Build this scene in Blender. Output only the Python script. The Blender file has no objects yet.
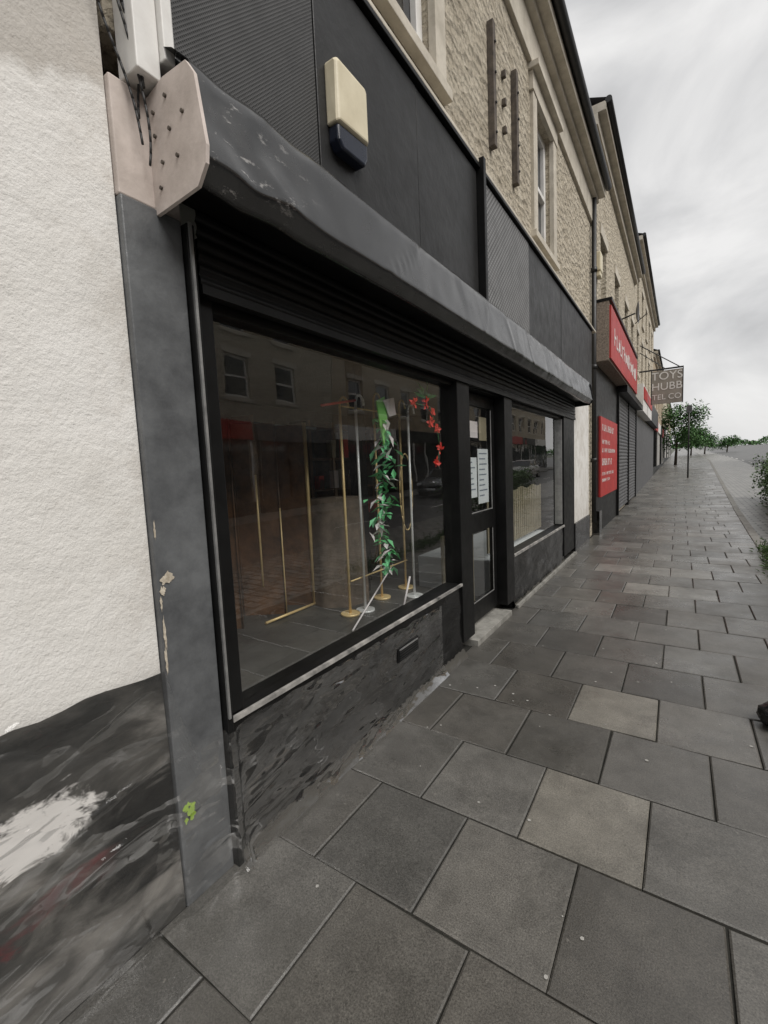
import bpy, bmesh, math, random
from mathutils import Vector, Matrix, noise as mnoise
random.seed(7)
S=bpy.context.scene
W=bpy.data.worlds.new("World"); S.world=W; W.use_nodes=True
S.view_settings.view_transform='Standard'; S.view_settings.look='None'; S.view_settings.exposure=0

# ------------------------------------------------------------ materials
def nt(name):
    m=bpy.data.materials.new(name); m.use_nodes=True
    t=m.node_tree; b=t.nodes['Principled BSDF']
    return m,t,b
def coords(t,scale=(1,1,1),rot=(0,0,0)):
    c=t.nodes.new('ShaderNodeTexCoord'); mp=t.nodes.new('ShaderNodeMapping')
    mp.inputs['Scale'].default_value=scale; mp.inputs['Rotation'].default_value=rot
    t.links.new(c.outputs['Object'],mp.inputs['Vector']); return mp.outputs['Vector']
def noise(t,vec,scale,detail=6,rough=.6,dist=0):
    n=t.nodes.new('ShaderNodeTexNoise'); n.inputs['Scale'].default_value=scale
    n.inputs['Detail'].default_value=detail; n.inputs['Roughness'].default_value=rough
    n.inputs['Distortion'].default_value=dist
    t.links.new(vec,n.inputs['Vector']); return n.outputs['Fac']
def ramp(t,fac,stops):
    r=t.nodes.new('ShaderNodeValToRGB'); e=r.color_ramp.elements
    while len(e)<len(stops): e.new(.5)
    for i,(p,c) in enumerate(stops):
        e[i].position=p
        e[i].color=(c,c,c,1) if isinstance(c,(int,float)) else (*c,1)
    t.links.new(fac,r.inputs['Fac']); return r.outputs['Color']
def mix(t,fac,a,b,mode='MIX'):
    m=t.nodes.new('ShaderNodeMix'); m.data_type='RGBA'; m.blend_type=mode
    for s,v in ((m.inputs[0],fac),(m.inputs[6],a),(m.inputs[7],b)):
        if isinstance(v,bpy.types.NodeSocket): t.links.new(v,s)
        elif isinstance(v,(int,float)): s.default_value=v if s==m.inputs[0] else (v,v,v,1)
        else: s.default_value=(*v,1)
    return m.outputs[2]
def math_(t,op,a,b=None,c=None):
    m=t.nodes.new('ShaderNodeMath'); m.operation=op
    for i,v in enumerate((a,b,c)):
        if v is None: continue
        if isinstance(v,bpy.types.NodeSocket): t.links.new(v,m.inputs[i])
        else: m.inputs[i].default_value=v
    return m.outputs[0]
def bump(t,b,h,strength=.3,dist=.01,prev=None):
    n=t.nodes.new('ShaderNodeBump'); n.inputs['Strength'].default_value=strength
    n.inputs['Distance'].default_value=dist; t.links.new(h,n.inputs['Height'])
    if prev is not None: t.links.new(prev,n.inputs['Normal'])
    t.links.new(n.outputs[0],b.inputs['Normal']); return n.outputs[0]
def simple(name,c1,c2=None,rough=.6,ns=8,bs=40,bstr=.2,bd=.004,metal=0,r2=None,spec=.5):
    m,t,b=nt(name); v=coords(t)
    if c2 is None: c2=tuple(x*.75 for x in c1)
    f=noise(t,v,ns,8,.65)
    t.links.new(ramp(t,f,[(.32,c2),(.68,c1)]),b.inputs['Base Color'])
    if r2 is None: r2=min(1,rough+.12)
    t.links.new(ramp(t,noise(t,v,ns*2.3,5),[(.3,rough),(.7,r2)]),b.inputs['Roughness'])
    b.inputs['Metallic'].default_value=metal
    b.inputs['Specular IOR Level'].default_value=spec
    if bstr>0: bump(t,b,noise(t,v,bs,5),bstr,bd)
    return m

def m_white_render():
    m,t,b=nt('white_render'); v=coords(t)
    big=noise(t,v,2.2,8,.7); med=noise(t,v,9,8,.7,.6)
    c=mix(t,ramp(t,big,[(.35,0),(.75,1)]),(.78,.765,.735),(.67,.65,.61))
    c=mix(t,ramp(t,med,[(.60,0),(.72,.30)]),c,(.50,.46,.40))
    c=mix(t,ramp(t,noise(t,v,3.1,10,.8,.5),[(.63,0),(.67,.6)]),c,(.85,.84,.81))
    sep=t.nodes.new('ShaderNodeSeparateXYZ'); t.links.new(v,sep.inputs[0])
    z=math_(t,'ADD',sep.outputs[2],math_(t,'MULTIPLY',noise(t,v,3,6,.7),.35))
    z=math_(t,'ADD',z,math_(t,'MULTIPLY',sep.outputs[1],-.55))
    top=ramp(t,math_(t,'MULTIPLY',z,.3),[(.745,0),(.765,.65)])
    c=mix(t,top,c,(.38,.345,.30))
    low=ramp(t,sep.outputs[2],[(.6,1),(1.5,.0)])
    c=mix(t,math_(t,'MULTIPLY',low,ramp(t,med,[(.35,0),(.65,.5)])),c,(.44,.41,.36))
    ye=ramp(t,sep.outputs[1],[(.60,0),(.80,1)])
    c=mix(t,math_(t,'MULTIPLY',ye,ramp(t,noise(t,v,6,8,.75),[(.45,0),(.65,.6)])),c,(.48,.44,.39))
    t.links.new(c,b.inputs['Base Color']); b.inputs['Roughness'].default_value=.85
    n1=bump(t,b,noise(t,v,95,3,.6),.5,.006)
    n2=bump(t,b,noise(t,v,30,4,.6),.3,.01,n1)
    n3=bump(t,b,noise(t,v,5,4,.5),.35,.03,n2)
    return m
def m_stone():
    m,t,b=nt('rough_sandstone'); v=coords(t)
    vo=t.nodes.new('ShaderNodeTexVoronoi'); vo.inputs['Scale'].default_value=8; vo.inputs['Randomness'].default_value=.9
    mp=coords(t,(1,1,1.9)); t.links.new(mp,vo.inputs['Vector'])
    c=ramp(t,noise(t,v,3.5,8,.7),[(.3,(.46,.395,.295)),(.7,(.72,.645,.51))])
    c=mix(t,.30,c,ramp(t,vo.outputs['Color'],[(.2,(.36,.31,.23)),(.8,(.76,.69,.57))]))
    c=mix(t,ramp(t,noise(t,v,24,6,.7),[(.5,0),(.70,.8)]),c,(.15,.125,.09))
    t.links.new(c,b.inputs['Base Color']); b.inputs['Roughness'].default_value=.9
    n=bump(t,b,vo.outputs['Distance'],.9,.06)
    bump(t,b,noise(t,v,24,6,.7),1,.045,n)
    return m
def m_slab():
    m,t,b=nt('paving_slab'); v=coords(t)
    at=t.nodes.new('ShaderNodeAttribute'); at.attribute_name='tint'; at.attribute_type='GEOMETRY'
    f=at.outputs['Color']
    grain=ramp(t,noise(t,v,170,3,.8),[(.3,.45),(.7,1.6)])
    blot=ramp(t,noise(t,v,4.3,9,.75),[(.3,.66),(.7,1.32)])
    c=mix(t,1,f,grain,'MULTIPLY'); c=mix(t,1,c,blot,'MULTIPLY')
    st=ramp(t,noise(t,v,1.3,9,.75,.8),[(.50,0),(.70,.55)])
    c=mix(t,st,c,(.036,.034,.028))
    sp=ramp(t,noise(t,v,30,3,.5),[(.71,0),(.75,.35)])
    c=mix(t,sp,c,(.26,.245,.215))
    t.links.new(c,b.inputs['Base Color']); b.inputs['Specular IOR Level'].default_value=.8
    t.links.new(ramp(t,noise(t,v,1.5,7,.65),[(.38,.22),(.62,.46)]),b.inputs['Roughness'])
    n=bump(t,b,noise(t,v,190,3,.7),.32,.003)
    bump(t,b,noise(t,v,7,5,.6),.25,.008,n)
    return m
def m_blackpaint(name='black_gloss_paint',wob=.25,base=(.006,.006,.006),rough=.10):
    m,t,b=nt(name); v=coords(t); b.inputs['Specular IOR Level'].default_value=.4
    c=ramp(t,noise(t,v,5,9,.75),[(.4,base),(.75,tuple(x*2.2 for x in base))])
    sc=noise(t,coords(t,(1,2.5,30),(.5,0,0)),4,4,.6,1.2)
    c=mix(t,ramp(t,sc,[(.70,0),(.72,.3)]),c,(.22,.21,.20))
    c=mix(t,ramp(t,noise(t,v,60,4,.8),[(.70,0),(.76,.5)]),c,(.11,.10,.09))
    sep=t.nodes.new('ShaderNodeSeparateXYZ'); t.links.new(v,sep.inputs[0])
    dz=math_(t,'ADD',sep.outputs[2],math_(t,'MULTIPLY',noise(t,v,9,6,.7),-.10))
    d=ramp(t,dz,[(-.03,.7),(.0,0)])
    c=mix(t,d,c,(.10,.095,.085))
    t.links.new(c,b.inputs['Base Color'])
    t.links.new(ramp(t,noise(t,v,6,6,.7),[(.35,rough),(.75,rough+.2)]),b.inputs['Roughness'])
    n=bump(t,b,noise(t,coords(t,(1,1.4,4),(.35,0,0)),3,3,.5,.5),wob,.05)
    bump(t,b,noise(t,v,50,4,.6),.08,.003,n)
    return m
def m_plinth():
    m,t,b=nt('wall_foot_painted_sheen'); v=coords(t,(1,1.0,2.2),(-.22,0,0))
    sep=t.nodes.new('ShaderNodeSeparateXYZ'); t.links.new(coords(t),sep.inputs[0])
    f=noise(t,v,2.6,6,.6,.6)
    c=ramp(t,f,[(.34,(.024,.024,.023)),(.48,(.065,.062,.057)),(.62,(.19,.18,.165)),(.75,(.30,.285,.26))])  # dark plinth tones; the pale streaks are glossy sheen painted into the colour
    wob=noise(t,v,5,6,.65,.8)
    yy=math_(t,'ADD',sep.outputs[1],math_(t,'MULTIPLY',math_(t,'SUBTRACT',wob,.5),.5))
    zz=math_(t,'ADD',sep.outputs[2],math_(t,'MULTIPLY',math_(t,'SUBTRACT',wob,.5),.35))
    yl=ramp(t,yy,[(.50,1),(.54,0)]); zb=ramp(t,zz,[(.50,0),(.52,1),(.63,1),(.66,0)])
    c=mix(t,math_(t,'MULTIPLY',math_(t,'MULTIPLY',yl,zb),.95),c,(.80,.775,.745))  # white patch: bright reflections of the glossy plastic, painted into the colour
    dk=math_(t,'MULTIPLY',ramp(t,yy,[(.50,0),(.58,1)]),ramp(t,zz,[(.20,0),(.27,1),(.52,1),(.57,0)]))
    c=mix(t,math_(t,'MULTIPLY',dk,.92),c,(.008,.008,.008))
    r=noise(t,v,4.3,4,.5,.5)
    rb=ramp(t,zz,[(.31,0),(.34,1),(.37,1),(.40,0)])
    c=mix(t,math_(t,'MULTIPLY',math_(t,'MULTIPLY',rb,ramp(t,sep.outputs[1],[(.55,1),(.62,0)])),ramp(t,r,[(.46,0),(.58,.6)])),c,(.15,.02,.025))
    t.links.new(c,b.inputs['Base Color']); b.inputs['Roughness'].default_value=.3
    bump(t,b,noise(t,v,9,4,.5,.4),.15,.02)
    return m
def m_film():
    # thin clear sheeting: mostly transparent, glossy, with fine crumple facets
    m,t,b=nt('clear_plastic_film'); t.nodes.remove(b); out=t.nodes['Material Output']
    tr=t.nodes.new('ShaderNodeBsdfTransparent'); tr.inputs[0].default_value=(.97,.97,.97,1)
    gl=t.nodes.new('ShaderNodeBsdfGlossy'); gl.inputs['Roughness'].default_value=.07
    df=t.nodes.new('ShaderNodeBsdfDiffuse'); df.inputs[0].default_value=(.6,.6,.58,1)
    v=coords(t,(1,.8,1.7),(-.30,0,0))
    va=t.nodes.new('ShaderNodeVectorMath'); va.operation='MULTIPLY_ADD'
    nz=t.nodes.new('ShaderNodeTexNoise'); nz.inputs['Scale'].default_value=3; nz.inputs['Detail'].default_value=3; t.links.new(v,nz.inputs['Vector'])
    t.links.new(nz.outputs['Color'],va.inputs[0]); va.inputs[1].default_value=(.35,.35,.35); t.links.new(v,va.inputs[2])
    vo=t.nodes.new('ShaderNodeTexVoronoi'); vo.inputs['Scale'].default_value=3.6; vo.feature='F1'; t.links.new(va.outputs[0],vo.inputs['Vector'])
    vo2=t.nodes.new('ShaderNodeTexVoronoi'); vo2.inputs['Scale'].default_value=9; vo2.feature='F1'; t.links.new(va.outputs[0],vo2.inputs['Vector'])
    bn=t.nodes.new('ShaderNodeBump'); bn.inputs['Strength'].default_value=.55; bn.inputs['Distance'].default_value=.07
    t.links.new(vo.outputs['Distance'],bn.inputs['Height'])
    bn2=t.nodes.new('ShaderNodeBump'); bn2.inputs['Strength'].default_value=.30; bn2.inputs['Distance'].default_value=.02
    t.links.new(vo2.outputs['Distance'],bn2.inputs['Height']); t.links.new(bn.outputs[0],bn2.inputs['Normal']); t.links.new(bn2.outputs[0],gl.inputs['Normal'])
    m1=t.nodes.new('ShaderNodeMixShader'); m1.inputs[0].default_value=.02
    t.links.new(tr.outputs[0],m1.inputs[1]); t.links.new(df.outputs[0],m1.inputs[2])
    lw=t.nodes.new('ShaderNodeLayerWeight'); lw.inputs[0].default_value=.30; t.links.new(bn.outputs[0],lw.inputs[1])
    patch=ramp(t,noise(t,v,1.8,4,.6,.4),[(.38,.35),(.62,1)])
    fac=math_(t,'MULTIPLY',math_(t,'ADD',.04,math_(t,'MULTIPLY',lw.outputs['Fresnel'],.55)),patch)
    m2=t.nodes.new('ShaderNodeMixShader'); t.links.new(fac,m2.inputs[0]); t.links.new(m1.outputs[0],m2.inputs[1]); t.links.new(gl.outputs[0],m2.inputs[2])
    t.links.new(m2.outputs[0],out.inputs[0]); return m
def m_metalbox():
    m,t,b=nt('shutter_housing_metal'); v=coords(t)
    c=ramp(t,noise(t,v,4,9,.75),[(.35,(.014,.014,.014)),(.7,(.032,.032,.032))])
    c=mix(t,ramp(t,noise(t,coords(t,(1,1,.4)),26,6,.8),[(.68,0),(.75,.5)]),c,(.30,.29,.28))
    sep=t.nodes.new('ShaderNodeSeparateXYZ'); t.links.new(v,sep.inputs[0])
    nr=ramp(t,math_(t,'MULTIPLY',sep.outputs[1],.5),[(.47,1),(.75,0)])
    c=mix(t,math_(t,'MULTIPLY',nr,ramp(t,noise(t,coords(t,(1,1,2.5),(.6,0,0)),9,7,.75),[(.58,0),(.64,.7)])),c,(.50,.48,.46))
    t.links.new(c,b.inputs['Base Color']); b.inputs['Specular IOR Level'].default_value=.95
    t.links.new(ramp(t,noise(t,v,5,6,.7),[(.3,.12),(.7,.32)]),b.inputs['Roughness'])
    n=bump(t,b,noise(t,coords(t,(1,.7,.6)),2.6,2,.5,.3),.5,.045)
    bump(t,b,noise(t,v,110,3,.6),.08,.002,n)
    return m
def m_diamond(name,c1,c2,freq=150,lo=.8,hi=.98):
    m,t,b=nt(name); v=coords(t); sep=t.nodes.new('ShaderNodeSeparateXYZ'); t.links.new(v,sep.inputs[0])
    a=math_(t,'SINE',math_(t,'MULTIPLY',math_(t,'ADD',sep.outputs[1],sep.outputs[2]),freq))
    d=math_(t,'SINE',math_(t,'MULTIPLY',math_(t,'SUBTRACT',sep.outputs[1],sep.outputs[2]),freq))
    h=math_(t,'MAXIMUM',math_(t,'ABSOLUTE',a),math_(t,'ABSOLUTE',d))
    c=mix(t,ramp(t,h,[(lo,0),(hi,1)]),c1,c2)
    c=mix(t,ramp(t,noise(t,v,6,8,.7),[(.45,0),(.8,.5)]),c,tuple(x*.5 for x in c1))
    t.links.new(c,b.inputs['Base Color']); b.inputs['Roughness'].default_value=.5; b.inputs['Specular IOR Level'].default_value=.3
    bump(t,b,h,.5,.003); return m
def m_glass(name='window_glass',tint=(.88,.90,.89)):
    m,t,b=nt(name); t.nodes.remove(b); out=t.nodes['Material Output']
    tr=t.nodes.new('ShaderNodeBsdfTransparent'); tr.inputs[0].default_value=(*tint,1)
    gl=t.nodes.new('ShaderNodeBsdfGlossy'); gl.inputs['Roughness'].default_value=.012; gl.inputs[0].default_value=(1,1,1,1)
    fr=t.nodes.new('ShaderNodeFresnel'); geo=t.nodes.new('ShaderNodeNewGeometry')
    I=1.95
    ior=math_(t,'ADD',I,math_(t,'MULTIPLY',geo.outputs['Backfacing'],1/I-I)); t.links.new(ior,fr.inputs[0])
    v=coords(t); bn=t.nodes.new('ShaderNodeBump'); bn.inputs['Strength'].default_value=.07; bn.inputs['Distance'].default_value=.02
    t.links.new(noise(t,v,2.2,2,.5),bn.inputs['Height']); t.links.new(bn.outputs[0],gl.inputs['Normal'])
    df=t.nodes.new('ShaderNodeBsdfDiffuse'); df.inputs[0].default_value=(.5,.5,.48,1)
    ms=t.nodes.new('ShaderNodeMixShader'); m2=t.nodes.new('ShaderNodeMixShader')
    t.links.new(ramp(t,noise(t,v,3,9,.75),[(.4,.002),(.8,.03)]),m2.inputs[0]); t.links.new(tr.outputs[0],m2.inputs[1]); t.links.new(df.outputs[0],m2.inputs[2])
    t.links.new(fr.outputs[0],ms.inputs[0]); t.links.new(m2.outputs[0],ms.inputs[1]); t.links.new(gl.outputs[0],ms.inputs[2])
    t.links.new(ms.outputs[0],out.inputs[0]); return m
def m_brick(name,c1,c2,mort):
    m,t,b=nt(name); c=t.nodes.new('ShaderNodeTexCoord'); sep=t.nodes.new('ShaderNodeSeparateXYZ'); cb=t.nodes.new('ShaderNodeCombineXYZ')
    t.links.new(c.outputs['Object'],sep.inputs[0]); t.links.new(math_(t,'ADD',sep.outputs[0],sep.outputs[1]),cb.inputs[0]); t.links.new(sep.outputs[2],cb.inputs[1])
    br=t.nodes.new('ShaderNodeTexBrick'); t.links.new(cb.outputs[0],br.inputs['Vector'])
    br.inputs['Color1'].default_value=(*c1,1); br.inputs['Color2'].default_value=(*c2,1); br.inputs['Mortar'].default_value=(*mort,1)
    br.inputs['Scale'].default_value=1; br.inputs['Brick Width'].default_value=.22; br.inputs['Row Height'].default_value=.075; br.inputs['Mortar Size'].default_value=.008
    cc=mix(t,ramp(t,noise(t,c.outputs['Object'],1.5,8,.7),[(.4,0),(.75,.5)]),br.outputs['Color'],tuple(x*.5 for x in c1))
    t.links.new(cc,b.inputs['Base Color']); b.inputs['Roughness'].default_value=.9
    bump(t,b,br.outputs['Fac'],-.4,.01); return m
def m_asphalt():
    m,t,b=nt('asphalt'); v=coords(t)
    c=ramp(t,noise(t,v,120,3,.8),[(.3,(.05,.05,.05)),(.7,(.12,.12,.118))])
    c=mix(t,ramp(t,noise(t,v,.8,8,.7),[(.4,0),(.7,.5)]),c,(.16,.155,.15))
    t.links.new(c,b.inputs['Base Color']); b.inputs['Roughness'].default_value=.5
    bump(t,b,noise(t,v,120,3,.7),.3,.006); return m
def m_setts():
    m,t,b=nt('road_setts'); c=t.nodes.new('ShaderNodeTexCoord')
    br=t.nodes.new('ShaderNodeTexBrick'); t.links.new(c.outputs['Object'],br.inputs['Vector'])
    br.inputs['Color1'].default_value=(.34,.33,.31,1); br.inputs['Color2'].default_value=(.19,.185,.17,1); br.inputs['Mortar'].default_value=(.04,.04,.036,1)
    br.inputs['Scale'].default_value=1; br.inputs['Brick Width'].default_value=.30; br.inputs['Row Height'].default_value=.20; br.inputs['Mortar Size'].default_value=.02
    cc=mix(t,ramp(t,noise(t,c.outputs['Object'],1.2,8,.7),[(.4,0),(.75,.5)]),br.outputs['Color'],(.10,.10,.09))
    t.links.new(cc,b.inputs['Base Color']); b.inputs['Roughness'].default_value=.4
    bump(t,b,br.outputs['Fac'],-.8,.03); return m
def m_leaf(name,c1,c2):
    m,t,b=nt(name); v=coords(t)
    t.links.new(ramp(t,noise(t,v,3.5,3,.6),[(.35,c1),(.65,c2)]),b.inputs['Base Color']); b.inputs['Roughness'].default_value=.55
    return m

M=dict(
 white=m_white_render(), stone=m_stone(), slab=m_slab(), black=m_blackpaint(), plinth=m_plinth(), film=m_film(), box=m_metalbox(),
 blackmatt=simple('black_panel',(.010,.010,.010),(.005,.005,.005),.34,5,30,.15,.004,spec=.22),
 fascia=simple('fascia_board',(.026,.026,.026),(.015,.015,.015),.36,2.5,14,.2,.02,spec=.3),
 dia1=m_diamond('mesh_panel_dark',(.018,.018,.018),(.095,.095,.095),210,.85,.99),
 dia2=m_diamond('mesh_panel_grey',(.05,.05,.05),(.24,.24,.24),62,.72,.95),
 grey=simple('grey_pilaster_paint',(.165,.172,.176),(.075,.078,.082),.30,5,30,.3,.006),
 pink=simple('weathered_cream_paint',(.66,.58,.53),(.44,.38,.34),.7,7,50,.3,.004),
 alu=simple('aluminium',(.45,.45,.44),(.25,.25,.25),.35,12,50,.1,.002,.6),
 worn=simple('worn_sill_paint',(.50,.48,.45),(.05,.05,.05),.4,7,50,.3,.004),
 cream=simple('cream_plastic',(.78,.71,.53),(.62,.55,.39),.4,5,30,.06,.003),
 navy=simple('navy_plastic',(.014,.019,.036),(.009,.013,.025),.25,5,30,.05,.002),
 cable=simple('cable_rubber',(.03,.03,.03),(.015,.015,.015),.5,8,30,.1,.002),
 trim=simple('dressed_stone',(.64,.59,.50),(.44,.40,.33),.85,4,30,.4,.01),
 whitepaint=simple('white_paint',(.82,.81,.78),(.66,.64,.61),.45,7,40,.15,.003),
 rust=simple('weathered_wood',(.15,.125,.10),(.06,.05,.045),.85,14,50,.5,.008),
 roof=simple('slate_roof',(.10,.10,.11),(.05,.05,.055),.6,5,15,.4,.02),
 glass=m_glass(), 
 darkglass=simple('upper_window_glass',(.035,.04,.045),(.02,.022,.025),.04,2,4,.05,.01,0,.08,.9),
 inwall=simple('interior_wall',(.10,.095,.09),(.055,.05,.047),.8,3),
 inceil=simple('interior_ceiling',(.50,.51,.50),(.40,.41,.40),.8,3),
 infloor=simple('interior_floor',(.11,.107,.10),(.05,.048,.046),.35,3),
 wood=simple('brown_wood',(.22,.11,.055),(.07,.04,.024),.4,8,40,.2,.004),
 gold=simple('brass_strip',(.95,.72,.36),(.75,.54,.26),.3,8,20,.1,.002,.2),
 cloth=simple('brown_cloth',(.27,.205,.16),(.10,.08,.06),.9,8,60,.3,.004),
 chrome=simple('chrome_tube',(.92,.92,.92),(.78,.78,.78),.25,8,30,0,.002,.2),
 greenpl=m_leaf('garland_leaf',(.08,.42,.13),(.30,.82,.45)),
 dkleaf=m_leaf('palm_leaf',(.03,.12,.04),(.06,.20,.07)),
 neon=simple('lime_plastic',(.42,.95,.28),(.30,.85,.20),.4,6),
 pinkw=simple('pale_paper',(.88,.80,.81),(.78,.72,.73),.6,6),
 red=simple('red_petals',(.85,.06,.04),(.7,.04,.03),.5,9),
 blind=simple('beige_blind',(.42,.36,.25),(.28,.24,.16),.7,6),
 paper=simple('paper',(.80,.82,.84),(.72,.75,.78),.6,5),
 ink=simple('grey_ink',(.25,.28,.34),None,.6,5),
 redsign=simple('red_sign_paint',(.50,.035,.03),(.36,.025,.025),.4,3,20,.08,.004),
 pebble=simple('pebbledash',(.42,.35,.29),(.16,.13,.105),.95,30,60,.9,.02),
 shutter=simple('grey_shutter',(.13,.13,.133),(.075,.075,.08),.5,4,30,.1,.004),
 brickA=m_brick('red_brick',(.32,.15,.09),(.23,.11,.07),(.30,.27,.22)),
 brickB=m_brick('buff_brick',(.50,.40,.27),(.40,.31,.21),(.34,.31,.26)),
 joint=simple('joint_sand',(.024,.023,.018),(.010,.010,.008),.95,12,80,.5,.006),
 kerb=simple('kerb_stone',(.26,.255,.235),(.14,.135,.12),.6,6,60,.4,.006),
 step=simple('pale_step_stone',(.34,.33,.30),(.15,.145,.13),.75,9,60,.4,.006),
 asphalt=m_asphalt(), setts=m_setts(),
 grass=simple('rough_ground',(.12,.125,.10),(.075,.08,.06),.95,.4,8,.3,.02),
 bark=simple('bark',(.11,.085,.06),(.05,.04,.03),.9,12,40,.6,.02),
 leafA=m_leaf('tree_leaves',(.035,.10,.025),(.11,.23,.07)),
 leafB=m_leaf('hedge_leaves',(.03,.07,.02),(.09,.17,.04)),
 iron=simple('black_iron',(.02,.02,.02),(.012,.012,.012),.4,8,40,.2,.003),
 bag=simple('black_polythene',(.012,.012,.013),(.008,.008,.009),.15,8,18,.5,.02),
 tyre=simple('tyre_rubber',(.025,.025,.025),(.015,.015,.015),.8,8),
 carw=simple('white_car_paint',(.78,.78,.78),(.74,.74,.74),.15,2,10,0),
 carg=simple('silver_car_paint',(.35,.36,.38),(.32,.33,.35),.2,2,10,0,.01,.6),
 lampred=simple('lamp_red',(.5,.02,.02),None,.2,2,10,0),
 gum=simple('chewing_gum',(.46,.45,.42),(.30,.29,.27),.7,20),
 lime=simple('lime_paint_mark',(.62,.92,.10),(.50,.78,.07),.5,30),
 chip=simple('bare_plaster',(.62,.56,.46),(.34,.29,.22),.9,45,60,.5,.006),
 signbrd=simple('sign_board',(.33,.30,.26),(.23,.21,.18),.5,3),
)

# ------------------------------------------------------------ mesh builder
def empty(name):
    e=bpy.data.objects.new(name,None); S.collection.objects.link(e); e.empty_display_size=.2; return e
class MB:
    def __init__(s,name,parent=None): s.name=name; s.v=[]; s.f=[]; s.mi=[]; s.ms=[]; s.p=parent; s.sm=[]
    def m(s,k):
        if k not in s.ms: s.ms.append(k)
        return s.ms.index(k)
    def face(s,pts,k,smooth=False):
        o=len(s.v); s.v+= [tuple(p) for p in pts]; s.f.append(tuple(range(o,o+len(pts)))); s.mi.append(s.m(k)); s.sm.append(smooth)
    def box(s,x0,x1,y0,y1,z0,z1,k):
        o=len(s.v); s.v+=[(x0,y0,z0),(x1,y0,z0),(x1,y1,z0),(x0,y1,z0),(x0,y0,z1),(x1,y0,z1),(x1,y1,z1),(x0,y1,z1)]
        for f in ((0,3,2,1),(4,5,6,7),(0,1,5,4),(1,2,6,5),(2,3,7,6),(3,0,4,7)):
            s.f.append(tuple(o+i for i in f)); s.mi.append(s.m(k)); s.sm.append(False)
    def pane(s,x,y0,y1,z0,z1,k): s.face([(x,y0,z0),(x,y1,z0),(x,y1,z1),(x,y0,z1)],k)
    def cyl(s,p0,p1,r0,k,r1=None,n=10,caps=True):
        p0=Vector(p0);p1=Vector(p1); d=(p1-p0).normalized(); r1=r0 if r1 is None else r1
        a=d.orthogonal().normalized(); b=d.cross(a); o=len(s.v)
        for p,r in ((p0,r0),(p1,r1)):
            for i in range(n):
                t=2*math.pi*i/n; s.v.append(tuple(p+(a*math.cos(t)+b*math.sin(t))*r))
        for i in range(n):
            j=(i+1)%n; s.f.append((o+i,o+j,o+n+j,o+n+i)); s.mi.append(s.m(k)); s.sm.append(True)
        if caps:
            s.f.append(tuple(o+n-1-i for i in range(n))); s.mi.append(s.m(k)); s.sm.append(False)
            s.f.append(tuple(o+n+i for i in range(n))); s.mi.append(s.m(k)); s.sm.append(False)
    def tube(s,pts,r,k,n=8):
        for a,b in zip(pts[:-1],pts[1:]): s.cyl(a,b,r,k,n=n)
    def loft(s,rings,k,closed=True,cap=True,smooth=True):
        o=len(s.v); n=len(rings[0])
        for r in rings: s.v+=[tuple(p) for p in r]
        for i in range(len(rings)-1):
            for j in range(n if closed else n-1):
                j2=(j+1)%n
                s.f.append((o+i*n+j,o+i*n+j2,o+(i+1)*n+j2,o+(i+1)*n+j)); s.mi.append(s.m(k)); s.sm.append(smooth)
        if cap:
            s.f.append(tuple(o+j for j in range(n))[::-1]); s.mi.append(s.m(k)); s.sm.append(False)
            q=o+(len(rings)-1)*n; s.f.append(tuple(q+j for j in range(n))); s.mi.append(s.m(k)); s.sm.append(False)
    def done(s,bev=0,colors=None,fix=False):
        me=bpy.data.meshes.new(s.name); me.from_pydata(s.v,[],s.f)
        for k in s.ms: me.materials.append(M[k])
        me.polygons.foreach_set('material_index',s.mi); me.polygons.foreach_set('use_smooth',s.sm)
        if fix:
            bm=bmesh.new(); bm.from_mesh(me); bmesh.ops.recalc_face_normals(bm,faces=bm.faces); bm.to_mesh(me); bm.free()
        if colors:
            a=me.color_attributes.new('tint','FLOAT_COLOR','CORNER')
            for p in me.polygons:
                for l in p.loop_indices: a.data[l].color=(*colors[p.index],1)
        me.update()
        o=bpy.data.objects.new(s.name,me); S.collection.objects.link(o)
        if s.p: o.parent=s.p
        if bev:
            b=o.modifiers.new('bevel','BEVEL'); b.width=bev; b.segments=2; b.limit_method='ANGLE'; b.angle_limit=math.radians(40)
        return o
def text(body,size,loc,rot,k,parent,name='lettering',ext=.004,align='CENTER'):
    c=bpy.data.curves.new(name,'FONT'); c.body=body; c.size=size; c.extrude=ext; c.align_x=align; c.align_y='CENTER'
    o=bpy.data.objects.new(name,c); S.collection.objects.link(o); o.location=loc; o.rotation_euler=rot
    c.materials.append(M[k]); o.parent=parent; return o

# ------------------------------------------------------------ ground, road, pavement
def gz(y): return 0 if y<15 else (.021*(y-15) if y<260 else .021*245+.004*(y-260))
def kerbx(y): return .80+.029*y if y<60 else .80+.029*60
YS=[-60,-20,0,15,30,45,60,90,130,180,260,600,1500]
g=MB('ground')
for a,b in zip(YS[:-1],YS[1:]): g.face([(-900,a,gz(a)-.16),(900,a,gz(a)-.16),(900,b,gz(b)-.16),(-900,b,gz(b)-.16)],'grass')
g.done()
r=MB('road')
RY=[-60,-20,0,5,10,15,25,35,45,60,90,130,180,260]
for a,b in zip(RY[:-1],RY[1:]):
    r.face([(kerbx(a)+.15,a,gz(a)-.11),(kerbx(a)+2.6,a,gz(a)-.11),(kerbx(b)+2.6,b,gz(b)-.11),(kerbx(b)+.15,b,gz(b)-.11)],'setts')
    xr=8.6 if a<60 else 34
    r.face([(kerbx(a)+2.6,a,gz(a)-.11),(xr,a,gz(a)-.11),(xr,b,gz(b)-.11),(kerbx(b)+2.6,b,gz(b)-.11)],'asphalt')
r.done()
mk=MB('road_marking')
y=-20
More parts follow.
